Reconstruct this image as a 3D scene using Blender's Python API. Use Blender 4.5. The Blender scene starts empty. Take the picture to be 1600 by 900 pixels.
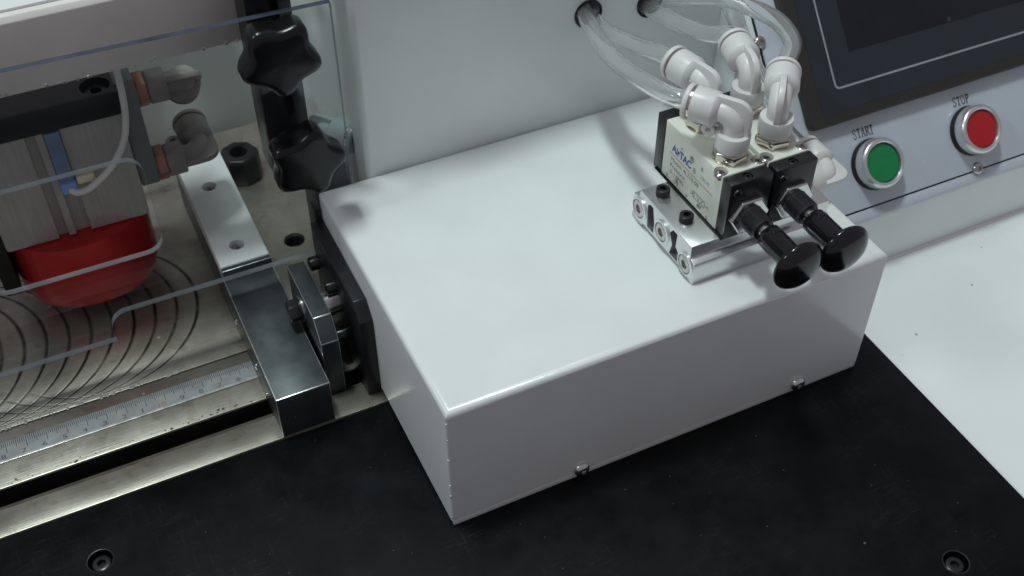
import bpy, bmesh, math, random
from mathutils import Vector, Matrix
random.seed(7)
S = 0.001167            # model millimetre -> metre (scaled so the ruler's centimetres are true)
C = bpy.context.scene.collection
scn = bpy.context.scene

# ------------------------------------------------------------------ camera
cam = bpy.data.cameras.new('camera'); camo = bpy.data.objects.new('camera', cam); C.objects.link(camo)
R = ((0.901594889, -0.432580553, -0.000849305), (-0.301391311, -0.626756290, -0.718567903), (0.310306194, 0.648113122, -0.695456287))
rot = Matrix((R[0], [-a for a in R[1]], [-a for a in R[2]])).transposed()
camo.matrix_world = Matrix.Translation(Vector((-93.747, -252.035, 393.687)) * S) @ rot.to_4x4()
cam.sensor_width = 36; cam.lens = 36 * 1795.58 / 1600
cam.clip_start = 0.01; cam.clip_end = 50
cam.dof.use_dof = True; cam.dof.focus_distance = 0.55; cam.dof.aperture_fstop = 14.0
scn.camera = camo
# ------------------------------------------------------------------ hall light
w = bpy.data.worlds.new('World'); scn.world = w; w.use_nodes = True
w.node_tree.nodes['Background'].inputs[0].default_value = (0.90, 0.86, 0.93, 1)
w.node_tree.nodes['Background'].inputs[1].default_value = 0.245
def area(name, loc, target, size, power, col):
    l = bpy.data.lights.new(name, 'AREA'); l.shape = 'RECTANGLE'; l.size = size[0]; l.size_y = size[1]
    l.energy = power; l.color = col
    o = bpy.data.objects.new(name, l); C.objects.link(o); o.location = loc
    o.rotation_euler = (Vector(target) - Vector(loc)).to_track_quat('-Z', 'Y').to_euler()
    return o
area('ceiling_lamp', (-0.27, 0.30, 2.3), (0.1, 0.08, 0), (0.34, 0.16), 24.8, (0.87, 0.99, 0.985))
area('ceiling_lamp', (-1.9, 0.12, 1.9), (0.1, 0.08, 0), (0.5, 0.3), 10.5, (0.86, 0.99, 0.98))
area('ceiling_lamp', (0.25, 0.75, 2.3), (0.1, 0.08, 0), (0.6, 0.3), 3, (0.88, 0.98, 0.99))
scn.view_settings.view_transform = 'Standard'; scn.view_settings.look = 'None'
scn.view_settings.exposure = 0.0; scn.view_settings.gamma = 1.0; scn.view_settings.use_curve_mapping = False
scn.cycles.max_bounces = 14; scn.cycles.transparent_max_bounces = 24; scn.cycles.transmission_bounces = 12

# ------------------------------------------------------------------ geometry helpers (all in model millimetres)
class G:
    def __init__(s): s.v = []; s.f = []
    def add(s, v, f):
        n = len(s.v); s.v += [tuple(p) for p in v]; s.f += [tuple(i + n for i in q) for q in f]; return s
    def box(s, x0, x1, y0, y1, z0, z1):
        return s.add([(x0,y0,z0),(x1,y0,z0),(x1,y1,z0),(x0,y1,z0),(x0,y0,z1),(x1,y0,z1),(x1,y1,z1),(x0,y1,z1)],
                     [(0,3,2,1),(4,5,6,7),(0,1,5,4),(1,2,6,5),(2,3,7,6),(3,0,4,7)])
    def prism(s, poly, ax, a, b):
        def P(u, t, h): return {'x': (h, u, t), 'y': (u, h, t), 'z': (u, t, h)}[ax]
        n = len(poly)
        v = [P(u, t, a) for u, t in poly] + [P(u, t, b) for u, t in poly]
        f = [tuple(range(n)), tuple(range(2*n-1, n-1, -1))] + [(i, i+n, (i+1) % n + n, (i+1) % n) for i in range(n)]
        return s.add(v, f)
    def rev(s, prof, c, d, n=32, rf=None, ph=0.0, ring=False):
        """revolve (radius, height) profile about axis d through c; rf(i, angle) scales the ring radius"""
        d = Vector(d).normalized(); c = Vector(c)
        t = Vector((0, 0, 1)) if abs(d.z) < 0.9 else Vector((1, 0, 0))
        e1 = d.cross(t).normalized(); e2 = d.cross(e1)
        rings = []; v = []; f = []
        for i, (r, h) in enumerate(prof):
            if r < 1e-6: rings.append([len(v)]); v.append(c + d*h)
            else:
                k = len(v); rings.append(list(range(k, k+n)))
                for j in range(n):
                    a = 2*math.pi*j/n + ph; q = r * (rf(i, a) if rf else 1)
                    v.append(c + d*h + e1*(q*math.cos(a)) + e2*(q*math.sin(a)))
        for A, B in zip(rings, rings[1:]):
            if len(A) == 1 and len(B) == 1: continue
            for j in range(n):
                k = (j+1) % n
                if len(A) == 1: f.append((A[0], B[k], B[j]))
                elif len(B) == 1: f.append((A[j], A[k], B[0]))
                else: f.append((A[j], A[k], B[k], B[j]))
        if ring:
            A, B = rings[-1], rings[0]
            f += [(A[j], A[(j+1) % n], B[(j+1) % n], B[j]) for j in range(n)]
            return s.add(v, f)
        if len(rings[0]) > 1: f.append(tuple(reversed(rings[0])))
        if len(rings[-1]) > 1: f.append(tuple(rings[-1]))
        return s.add(v, f)
    def cyl(s, c, d, r, h, n=28): return s.rev([(r, 0), (r, h)], c, d, n)
    def hexa(s, c, d, af, h, ch=0.6):
        r = af/2/math.cos(math.pi/6)
        return s.rev([(r, 0), (r, h-ch*0.5), (r*0.93, h)], c, d, 6)
    def tube(s, path, r, n=14, caps=True, flip=False):
        pts = [Vector(p) for p in path]; v = []; f = []; up = None
        for i, p in enumerate(pts):
            t = (pts[min(i+1, len(pts)-1)] - pts[max(i-1, 0)]).normalized()
            if up is None:
                up = t.cross(Vector((0.31, 0.17, 0.93))).normalized()
            up = (up - t*up.dot(t)).normalized(); e2 = t.cross(up)
            rr = r(i/(len(pts)-1)) if callable(r) else r
            for j in range(n):
                a = 2*math.pi*j/n; v.append(p + up*(rr*math.cos(a)) + e2*(rr*math.sin(a)))
        for i in range(len(pts)-1):
            for j in range(n):
                k = (j+1) % n; q = (i*n+j, i*n+k, (i+1)*n+k, (i+1)*n+j); f.append(q[::-1] if flip else q)
        if caps: f.append(tuple(reversed(range(n)))); f.append(tuple(range((len(pts)-1)*n, len(pts)*n)))
        return s.add(v, f)
    def hollow(s, path, ro, ri, n=18):
        k = len(s.v); L = len(path)
        s.tube(path, ro, n, caps=False); s.tube(path, ri, n, caps=False, flip=True)
        m = k + L*n
        for j in range(n):
            q = (j+1) % n
            s.f.append((k+j, m+j, m+q, k+q)); e = (L-1)*n
            s.f.append((k+e+j, k+e+q, m+e+q, m+e+j))
        return s
    def ribbon(s, pts, wd, closed=False):
        """flat strip in the local xy plane along 2-d points"""
        P = [Vector((p[0], p[1])) for p in pts]; n = len(P); v = []; f = []
        for i in range(n):
            a = P[i-1] if (i or closed) else P[i]; b = P[(i+1) % n] if (i < n-1 or closed) else P[i]
            d1 = (P[i]-a); d2 = (b-P[i])
            d1 = d1.normalized() if d1.length > 1e-9 else d2.normalized(); d2 = d2.normalized() if d2.length > 1e-9 else d1
            t = (d1+d2); t = t.normalized() if t.length > 1e-6 else d1
            k = wd/2/max(0.5, t.dot(d1)); nn = Vector((-t.y, t.x))*k
            v += [(P[i].x+nn.x, P[i].y+nn.y, 0), (P[i].x-nn.x, P[i].y-nn.y, 0)]
        m = n if closed else n-1
        for i in range(m):
            j = (i+1) % n; f.append((2*i, 2*i+1, 2*j+1, 2*j))
        return s.add(v, f)
    def map(s, fn): s.v = [tuple(fn(*p)) for p in s.v]; return s
    def shcs(s, c, d, r, h, ri, dep, n=24):
        """socket head cap screw: cylinder head with a six-sided recess"""
        def rf(i, a):
            if i < 4: return 1
            a = a % (math.pi/3); return math.cos(math.pi/6)/math.cos(a-math.pi/6)
        return s.rev([(r, 0), (r, h-0.45), (r-0.12, h-0.15), (r-0.45, h), (ri, h), (ri, h-dep), (0, h-dep)], c, d, n, rf)
    def pan(s, c, d, r, h, ri, dep, n=24):
        """domed screw head with recess"""
        def rf(i, a):
            if i < 5: return 1
            a = a % (math.pi/3); return math.cos(math.pi/6)/math.cos(a-math.pi/6)
        return s.rev([(r, 0), (r, h*0.25), (r*0.93, h*0.55), (r*0.75, h*0.85), (r*0.55, h), (ri, h), (ri*0.9, h-dep), (0, h-dep)], c, d, n, rf)

ORG = {}
def org(o): return ORG.get(o.name, Vector((0, 0, 0)))
def tag(o, label, cat, group=None, kind=None):
    if label: o['label'] = label
    if cat: o['category'] = cat
    if group: o['group'] = group
    if kind: o['kind'] = kind
    return o
def thing(name, label, cat, at, group=None, rot=None):
    o = bpy.data.objects.new(name, None); C.objects.link(o); o.empty_display_size = 0.01
    o.location = Vector(at)*S
    if rot is not None: o.rotation_euler = rot
    ORG[o.name] = Vector(at)
    return tag(o, label, cat, group)
def make(name, g, mat, parent=None, at=None, bevel=0, seg=2, worn_glint=False, local=False, ang=38, smooth=True, seam=False):
    """link the collected geometry as ONE mesh object; vertices are world model-mm unless local"""
    o0 = Vector((0, 0, 0)) if local else (Vector(at) if at is not None else (org(parent) if parent else Vector((0, 0, 0))))
    me = bpy.data.meshes.new(name)
    me.from_pydata([tuple((Vector(p)-o0)*S) for p in g.v], [], g.f)
    bm = bmesh.new(); bm.from_mesh(me)
    if not seam: bmesh.ops.recalc_face_normals(bm, faces=bm.faces)
    if bevel:
        es = [e for e in bm.edges if e.is_manifold and e.calc_face_angle(0) > math.radians(28)]
        bv = bmesh.ops.bevel(bm, geom=es, offset=bevel*S, segments=seg, profile=0.5, affect='EDGES', clamp_overlap=True)
        if worn_glint:
            for f in bv['faces']: f.material_index = 1
    if smooth:
        for f in bm.faces: f.smooth = True
    bm.to_mesh(me); bm.free()
    if smooth: me.set_sharp_from_angle(angle=math.radians(ang))
    for m in (mat if isinstance(mat, (list, tuple)) else [mat]): me.materials.append(m)
    o = bpy.data.objects.new(name, me); C.objects.link(o)
    if parent:
        o.parent = parent; ORG[o.name] = org(parent) if not local else Vector((0, 0, 0))
    elif at is not None: o.location = Vector(at)*S; ORG[o.name] = Vector(at)
    return o
def cut(o, g):
    """subtract the geometry (given in the object's own coordinates) from the mesh"""
    me = bpy.data.meshes.new('cutter'); k = org(o)
    me.from_pydata([tuple((Vector(p)-k)*S) for p in g.v], [], g.f)
    bm = bmesh.new(); bm.from_mesh(me); bmesh.ops.recalc_face_normals(bm, faces=bm.faces); bm.to_mesh(me); bm.free()
    c = bpy.data.objects.new('cutter', me); C.objects.link(c); c.parent = o.parent; c.location = o.location
    md = o.modifiers.new('cut', 'BOOLEAN'); md.operation = 'DIFFERENCE'; md.solver = 'EXACT'; md.object = c
    bpy.context.view_layer.update()
    dg = bpy.context.evaluated_depsgraph_get()
    new = bpy.data.meshes.new_from_object(o.evaluated_get(dg)); o.modifiers.clear()
    old = o.data; o.data = new; bpy.data.objects.remove(c); bpy.data.meshes.remove(me)
    new.set_sharp_from_angle(angle=math.radians(38))
    return o
def copy_tree(o, parent=None):
    c = o.copy(); C.objects.link(c); c.parent = parent; ORG[c.name] = org(o)
    for ch in list(o.children): copy_tree(ch, c)
    return c
def lettering(body, size, narrow=1.0, shear=0.0, bold=0.0):
    """flat letter shapes as geometry in the xy plane, left end at the origin"""
    cu = bpy.data.curves.new('t', 'FONT'); cu.body = body; cu.size = size; cu.shear = shear; cu.offset = bold; cu.resolution_u = 3
    o = bpy.data.objects.new('t', cu); C.objects.link(o); bpy.context.view_layer.update()
    me = bpy.data.meshes.new_from_object(o.evaluated_get(bpy.context.evaluated_depsgraph_get()))
    g = G(); g.add([(v.co.x*narrow, v.co.y, 0) for v in me.vertices], [tuple(p.vertices) for p in me.polygons])
    bpy.data.objects.remove(o); bpy.data.curves.remove(cu); bpy.data.meshes.remove(me)
    return g
def fit_width(g, wd):
    x0 = min(p[0] for p in g.v); x1 = max(p[0] for p in g.v); k = wd/(x1-x0)
    g.v = [((p[0]-x0)*k, p[1], p[2]) for p in g.v]; return g
def bez(p0, h0, h1, p1, n=14):
    p0, h0, h1, p1 = map(Vector, (p0, h0, h1, p1)); r = []
    for i in range(n+1):
        t = i/n; u = 1-t; r.append(p0*u**3 + h0*3*u*u*t + h1*3*u*t*t + p1*t**3)
    return r
def spline(pts, n=8):
    P = [Vector(p) for p in pts]; P = [P[0]*2-P[1]] + P + [P[-1]*2-P[-2]]; r = []
    for i in range(1, len(P)-2):
        for k in range(n):
            t = k/n; a, b, c, d = P[i-1], P[i], P[i+1], P[i+2]
            r.append(0.5*((b*2) + (c-a)*t + (a*2-b*5+c*4-d)*t*t + (b*3-a-c*3+d)*t**3))
    r.append(P[-2]); return r
def rrect(x0, x1, y0, y1, r, n=6, corners=(1, 1, 1, 1)):
    out = []
    for k, (cx, cy, a0) in enumerate(((x0+r, y0+r, 180), (x1-r, y0+r, 270), (x1-r, y1-r, 0), (x0+r, y1-r, 90))):
        for i in range(n+1):
            a = math.radians(a0 + 90*i/n); out.append((cx+r*math.cos(a), cy+r*math.sin(a)))
    return out

# ------------------------------------------------------------------ materials
def mat_base(name):
    m = bpy.data.materials.new(name); m.use_nodes = True; nt = m.node_tree
    b = nt.nodes['Principled BSDF']; return m, nt, b
def nd(nt, t, **kw):
    n = nt.nodes.new(t)
    for k, v in kw.items():
        if k.startswith('i_'):
            key = k[2:]; key = int(key) if key.isdigit() else key.replace('_', ' ')
            n.inputs[key].default_value = v
        else: setattr(n, k, v)
    return n
def math_(nt, op, a, b=None, c=None, clamp=False):
    n = nt.nodes.new('ShaderNodeMath'); n.operation = op; n.use_clamp = clamp
    for i, x in enumerate((a, b, c)):
        if x is None: continue
        if isinstance(x, (int, float)): n.inputs[i].default_value = x
        else: nt.links.new(x, n.inputs[i])
    return n.outputs[0]
def mixc(nt, fac, a, b):
    n = nt.nodes.new('ShaderNodeMix'); n.data_type = 'RGBA'
    for i, x in ((0, fac), (6, a), (7, b)):
        if isinstance(x, (int, float)): n.inputs[i].default_value = x
        elif isinstance(x, tuple): n.inputs[i].default_value = x if len(x) == 4 else x+(1,)
        else: nt.links.new(x, n.inputs[i])
    return n.outputs[2]
def coords(nt, scale=(1, 1, 1), loc=(0, 0, 0), rot=(0, 0, 0)):
    tc = nt.nodes.new('ShaderNodeTexCoord'); mp = nt.nodes.new('ShaderNodeMapping')
    mp.inputs['Scale'].default_value = scale; mp.inputs['Location'].default_value = loc; mp.inputs['Rotation'].default_value = rot
    nt.links.new(tc.outputs['Object'], mp.inputs['Vector']); return mp.outputs[0]
def noise(nt, vec, scale, detail=4, rough=0.55):
    n = nd(nt, 'ShaderNodeTexNoise'); n.inputs['Scale'].default_value = scale; n.inputs['Detail'].default_value = detail
    n.inputs['Roughness'].default_value = rough; nt.links.new(vec, n.inputs['Vector']); return n.outputs['Fac']
def specks(nt, vec, scale, radius, density, flat=False):
    v = nd(nt, 'ShaderNodeTexVoronoi'); v.voronoi_dimensions = '2D' if flat else '3D'; v.inputs['Scale'].default_value = scale; nt.links.new(vec, v.inputs['Vector'])
    sp = nd(nt, 'ShaderNodeSeparateColor'); nt.links.new(v.outputs['Color'], sp.inputs[0])
    rr = math_(nt, 'MULTIPLY', sp.outputs[1], radius)
    a = math_(nt, 'LESS_THAN', v.outputs['Distance'], rr); b = math_(nt, 'GREATER_THAN', sp.outputs[0], 1-density)
    return math_(nt, 'MULTIPLY', a, b)
def ramp(nt, x, lo, hi):
    n = nd(nt, 'ShaderNodeMapRange'); nt.links.new(x, n.inputs[0]); n.inputs[1].default_value = lo; n.inputs[2].default_value = hi
    return n.outputs[0]
def simple(name, col, rough=0.45, metal=0.0, var=0.12, vscale=60, bump=None, brush=None, rvar=0.1, speck=None, coat=0, spec=0.5, flat=False):
    """colour, small tone variation, roughness variation, optional grain (brush: stretch axis), specks and fine relief"""
    m, nt, b = mat_base(name)
    b.inputs['Metallic'].default_value = metal; b.inputs['Specular IOR Level'].default_value = spec
    v = coords(nt); f = noise(nt, v, vscale, 5)
    dark = tuple(c*(1-var) for c in col); lite = tuple(min(1, c*(1+var)) for c in col)
    c = mixc(nt, ramp(nt, f, 0.3, 0.7), dark, lite)
    if brush:
        vb = coords(nt, brush); fb = noise(nt, vb, 1.0, 3)
        c = mixc(nt, math_(nt, 'MULTIPLY', ramp(nt, fb, 0.25, 0.75), 0.5), c, tuple(x*0.62 for x in col))
    if speck:
        for (sc, rad, den, sc_col) in speck:
            c = mixc(nt, specks(nt, v, sc, rad, den, flat), c, sc_col)
    nt.links.new(c, b.inputs['Base Color'])
    f2 = noise(nt, v, vscale*2.3, 6)
    r = math_(nt, 'MULTIPLY_ADD', f2, rvar*2, rough-rvar, clamp=True); nt.links.new(r, b.inputs['Roughness'])
    if coat: b.inputs['Coat Weight'].default_value = coat; b.inputs['Coat Roughness'].default_value = 0.12
    if bump or brush:
        bp = nd(nt, 'ShaderNodeBump'); bp.inputs['Distance'].default_value = 0.0002
        if bump:
            bp.inputs['Strength'].default_value = bump[1]; nt.links.new(noise(nt, v, bump[0], 3), bp.inputs['Height'])
        else:
            bp.inputs['Strength'].default_value = 0.25; nt.links.new(fb, bp.inputs['Height'])
        nt.links.new(bp.outputs[0], b.inputs['Normal'])
    return m
M = {}
M['paint'] = simple('white_powder_coat', (0.78, 0.81, 0.805), 0.18, var=0.03, vscale=25, bump=(480, 0.2), rvar=0.06,
                    speck=[(38, 0.05, 0.3, (0.40, 0.40, 0.39)), (120, 0.07, 0.06, (0.35, 0.34, 0.33))])
M['paint_top'] = simple('white_worktop_paint', (0.79, 0.825, 0.815), 0.3, var=0.03, vscale=14, bump=(700, 0.08), rvar=0.06,
                    flat=True,
                    speck=[(55, 0.055, 0.14, (0.30, 0.30, 0.29)), (140, 0.09, 0.03, (0.36, 0.35, 0.34)), (23, 0.09, 0.10, (0.66, 0.67, 0.64))])
M['cabinet'] = simple('light_grey_cabinet_paint', (0.80, 0.865, 0.845), 0.22, var=0.03, vscale=18, bump=(520, 0.12), rvar=0.04,
                    speck=[(30, 0.05, 0.08, (0.35, 0.35, 0.34))])
M['panel'] = simple('grey_console_panel', (0.52, 0.57, 0.63), 0.26, var=0.03, vscale=15, rvar=0.05)
M['beam'] = simple('warm_grey_beam_paint', (0.78, 0.74, 0.71), 0.42, var=0.06, vscale=30, bump=(900, 0.2), rvar=0.08)
M['chip'] = simple('chipped_bare_metal', (0.62, 0.60, 0.57), 0.35, 0.6, var=0.3, vscale=400)
def black_plate_mat():
    m, nt, b = mat_base('black_anodised_plate'); v = coords(nt)
    f = noise(nt, v, 9, 6); f2 = noise(nt, v, 45, 6, 0.65)
    c = mixc(nt, ramp(nt, math_(nt, 'MULTIPLY', f, f2), 0.18, 0.42), (0.0014, 0.0018, 0.0021), (0.0060, 0.0075, 0.0086))
    vs = coords(nt, (90, 1400, 1), rot=(0, 0, 0.5)); s1 = ramp(nt, noise(nt, vs, 1, 2), 0.60, 0.70)
    vs2 = coords(nt, (1500, 60, 1), rot=(0, 0, -0.3)); s2 = ramp(nt, noise(nt, vs2, 1, 2), 0.61, 0.71)
    sc = math_(nt, 'MULTIPLY', math_(nt, 'ADD', s1, s2, clamp=True), ramp(nt, noise(nt, v, 22, 3), 0.45, 0.75))
    c = mixc(nt, math_(nt, 'MULTIPLY', sc, 0.6), c, (0.045, 0.05, 0.055))
    c = mixc(nt, specks(nt, v, 120, 0.07, 0.010, True), c, (0.10, 0.11, 0.11))
    c = mixc(nt, specks(nt, v, 420, 0.16, 0.006, True), c, (0.06, 0.07, 0.07))
    nt.links.new(c, b.inputs['Base Color'])
    nt.links.new(math_(nt, 'MULTIPLY_ADD', f2, 0.3, 0.27), b.inputs['Roughness']); b.inputs['Specular IOR Level'].default_value = 0.16
    return m
M['black_plate'] = black_plate_mat()
M['black_metal'] = simple('black_oxide_steel', (0.012, 0.013, 0.014), 0.38, 0.0, var=0.3, vscale=90, bump=(700, 0.1), rvar=0.1, spec=0.45)
M['black_screw'] = simple('black_screw', (0.035, 0.036, 0.037), 0.28, 0.5, var=0.2, vscale=200)
M['black_plastic'] = simple('glossy_black_plastic', (0.008, 0.008, 0.009), 0.13, var=0.1, vscale=80, rvar=0.05)
M['dark_cap'] = simple('black_plastic_end_cap', (0.011, 0.0125, 0.0135), 0.3, var=0.15, vscale=150, bump=(1500, 0.08), rvar=0.06)
M['knob'] = simple('black_star_knob_plastic', (0.006, 0.0065, 0.007), 0.24, var=0.1, vscale=60, rvar=0.06, spec=0.38)
M['white_plastic'] = simple('white_fitting_plastic', (0.68, 0.68, 0.67), 0.36, var=0.03, vscale=90, rvar=0.05)
M['grey_plastic'] = simple('grey_brown_fitting_plastic', (0.30, 0.27, 0.255), 0.42, var=0.08, vscale=90)
M['cool_plastic'] = simple('cool_grey_fitting_plastic', (0.20, 0.24, 0.25), 0.3, var=0.08, vscale=90)
M['copper'] = simple('copper_hex', (0.42, 0.20, 0.15), 0.4, 0.5, var=0.15, vscale=200)
M['nickel'] = simple('nickel_plate', (0.62, 0.59, 0.52), 0.16, 1.0, var=0.06, vscale=150, rvar=0.06)
M['chrome'] = simple('bright_steel', (0.70, 0.70, 0.69), 0.2, 1.0, var=0.08, vscale=150, rvar=0.08)
M['screw'] = simple('stainless_screw', (0.55, 0.54, 0.53), 0.22, 1.0, var=0.15, vscale=300, rvar=0.08)
M['satin_ring'] = simple('satin_aluminium_bezel', (0.72, 0.73, 0.73), 0.28, 0.85, var=0.02, vscale=150, rvar=0.02)
M['alu'] = simple('bright_aluminium', (0.74, 0.76, 0.76), 0.24, 0.9, var=0.04, vscale=80, rvar=0.06)
M['alu_end'] = simple('milled_aluminium_end', (0.78, 0.80, 0.80), 0.3, 0.75, var=0.06, vscale=180, rvar=0.08)
M['alu_dull'] = simple('dull_aluminium', (0.34, 0.37, 0.38), 0.36, 0.75, var=0.1, vscale=70, brush=(25, 1100, 1100), rvar=0.1)
M['steel'] = simple('zinc_plated_steel', (0.08, 0.094, 0.099), 0.38, 0.7, var=0.25, vscale=70, rvar=0.12, bump=(500, 0.12),
                    speck=[(330, 0.2, 0.03, (0.55, 0.58, 0.58))])
M['worn_glint_edge'] = simple('worn_highlight_edge', (0.5, 0.53, 0.54), 0.3, 0.8, var=0.3, vscale=150)  # edge wear plus a bright highlight line put into the colour
M['cyl'] = simple('grey_cylinder_extrusion', (0.52, 0.51, 0.48), 0.5, 0.25, var=0.08, vscale=70, brush=(900, 900, 30), rvar=0.08)
M['cyl_side'] = simple('grey_cylinder_head', (0.22, 0.235, 0.24), 0.5, 0.3, var=0.08, vscale=70)
M['nylon'] = simple('white_nylon', (0.88, 0.92, 0.90), 0.5, var=0.04, vscale=60, bump=(600, 0.05))
M['cream'] = simple('cream_grey_valve_paint', (0.74, 0.77, 0.68), 0.36, var=0.03, vscale=120, bump=(1800, 0.05), rvar=0.05)
M['gasket'] = simple('black_rubber', (0.008, 0.008, 0.008), 0.6, var=0.1)
M['red_metal'] = simple('red_anodised_metal', (0.58, 0.026, 0.026), 0.2, 0.35, var=0.06, vscale=70, bump=(900, 0.06), rvar=0.06)
M['hmi_frame'] = simple('brown_black_bezel', (0.026, 0.025, 0.022), 0.42, var=0.08, vscale=120, bump=(1500, 0.1))
M['hmi_face'] = simple('dark_blue_grey_overlay', (0.024, 0.031, 0.040), 0.22, var=0.06, vscale=40, rvar=0.06, spec=0.4)
M['lcd'] = simple('dark_screen_glass', (0.010, 0.013, 0.021), 0.12, var=0.35, vscale=16, rvar=0.08, spec=0.4, speck=[(150, 0.25, 0.03, (0.035, 0.04, 0.05))])
M['hmi_line'] = simple('pale_grey_print', (0.30, 0.33, 0.35), 0.4, var=0.05)
M['green'] = simple('green_button_lens', (0.0, 0.22, 0.06), 0.22, var=0.06, vscale=200, rvar=0.05, coat=0.3)
M['red'] = simple('red_button_lens', (0.43, 0.005, 0.008), 0.22, var=0.06, vscale=200, rvar=0.05, coat=0.3)
M['ink'] = simple('dark_grey_ink', (0.05, 0.052, 0.058), 0.6)
M['ink_grey'] = simple('faded_grey_ink', (0.085, 0.09, 0.085), 0.6)
M['ink_blue'] = simple('blue_ink', (0.02, 0.085, 0.40), 0.5)
M['ink_teal'] = simple('pale_blue_ink', (0.16, 0.27, 0.33), 0.5)
M['ink_red'] = simple('red_ink', (0.42, 0.10, 0.07), 0.5)
M['blue'] = simple('blue_sensor_plastic', (0.22, 0.42, 0.80), 0.3, var=0.1, vscale=100)
M['blue_label'] = simple('blue_grey_sensor_body', (0.20, 0.29, 0.44), 0.25, var=0.25, vscale=60)
M['sensor_cream'] = simple('cream_plastic_clip', (0.80, 0.74, 0.56), 0.45)
M['cable'] = simple('pale_cable_sheath', (0.80, 0.79, 0.77), 0.4, var=0.05)
M['scuff'] = simple('pale_scuff', (0.55, 0.57, 0.56), 0.5, var=0.3, vscale=200)
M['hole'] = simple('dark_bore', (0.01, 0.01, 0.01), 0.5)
M['rust'] = simple('dark_rust', (0.07, 0.035, 0.022), 0.7, var=0.3, vscale=200)
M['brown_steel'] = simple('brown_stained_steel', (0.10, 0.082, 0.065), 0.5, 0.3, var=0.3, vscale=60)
M['slot_dark'] = simple('shade_dark_slot_steel', (0.022, 0.020, 0.018), 0.5, 0.2, var=0.3, vscale=60)  # near-black steel: the shade inside the slot is put into the colour
def bed_mat(marks):
    m, nt, b = mat_base('ground_steel_bed' if not marks else 'face_milled_steel_bed')
    v = coords(nt); vb = coords(nt, (60, 1300, 1)); fb = noise(nt, vb, 1, 3); f = noise(nt, v, 24, 6, 0.65)
    c = mixc(nt, ramp(nt, f, 0.25, 0.75), (0.25, 0.235, 0.19), (0.47, 0.445, 0.38))
    c = mixc(nt, math_(nt, 'MULTIPLY', ramp(nt, fb, 0.3, 0.8), 0.35), c, (0.20, 0.185, 0.155))
    st = ramp(nt, noise(nt, v, 60, 7, 0.7), 0.55, 0.70)
    c = mixc(nt, math_(nt, 'MULTIPLY', st, 0.65), c, (0.13, 0.105, 0.075))
    c = mixc(nt, specks(nt, v, 300, 0.3, 0.02), c, (0.6, 0.6, 0.55))
    h = fb
    if marks:
        sp = nd(nt, 'ShaderNodeSeparateXYZ'); nt.links.new(v, sp.inputs[0])
        x = math_(nt, 'DIVIDE', sp.outputs[0], S); y = math_(nt, 'DIVIDE', sp.outputs[1], S)
        wob = math_(nt, 'MULTIPLY', noise(nt, v, 15, 2), 1.6); x = math_(nt, 'ADD', x, wob)
        dy = math_(nt, 'SUBTRACT', y, 182.0)
        ss = math_(nt, 'SQRT', math_(nt, 'MAXIMUM', math_(nt, 'SUBTRACT', 49.2*49.2, math_(nt, 'MULTIPLY', dy, dy)), 0.0))
        tot = None
        for sgn, strength, ymax in ((-1, 1.0, 400), (1, 0.6, 147)):
            u = math_(nt, 'DIVIDE', math_(nt, 'ADD', math_(nt, 'ADD', x, 107.6), math_(nt, 'MULTIPLY', ss, sgn)), 10.2)
            fr = math_(nt, 'ABSOLUTE', math_(nt, 'SUBTRACT', math_(nt, 'FRACT', math_(nt, 'ADD', u, 0.5)), 0.5))
            ln = math_(nt, 'SUBTRACT', 1.0, ramp(nt, fr, 0.03, 0.13))
            ok = math_(nt, 'MULTIPLY', math_(nt, 'LESS_THAN', u, 0.12), math_(nt, 'LESS_THAN', y, float(ymax)))
            t = math_(nt, 'MULTIPLY', math_(nt, 'MULTIPLY', ln, ok), strength)
            tot = t if tot is None else math_(nt, 'MAXIMUM', tot, t)
        tot = math_(nt, 'MULTIPLY', tot, math_(nt, 'GREATER_THAN', ss, 1.0))
        tot = math_(nt, 'MULTIPLY', tot, ramp(nt, noise(nt, v, 40, 3), 0.2, 0.5))
        c = mixc(nt, tot, c, (0.022, 0.02, 0.016))
        h = math_(nt, 'SUBTRACT', fb, math_(nt, 'MULTIPLY', tot, 2.0))
    nt.links.new(c, b.inputs['Base Color']); b.inputs['Metallic'].default_value = 0.7
    nt.links.new(math_(nt, 'MULTIPLY_ADD', f, 0.30, 0.2), b.inputs['Roughness'])
    bp = nd(nt, 'ShaderNodeBump'); bp.inputs['Distance'].default_value = 0.0002; bp.inputs['Strength'].default_value = 0.3
    nt.links.new(h, bp.inputs['Height']); nt.links.new(bp.outputs[0], b.inputs['Normal'])
    return m
M['bed'] = bed_mat(True); M['rail'] = bed_mat(False)
M['tape'] = simple('grey_steel_tape', (0.33, 0.35, 0.35), 0.42, 0.3, var=0.18, vscale=120, rvar=0.1)
M['tape_edge'] = simple('bright_tape_edge', (0.66, 0.67, 0.64), 0.3, 0.5, var=0.3, vscale=160)
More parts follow.
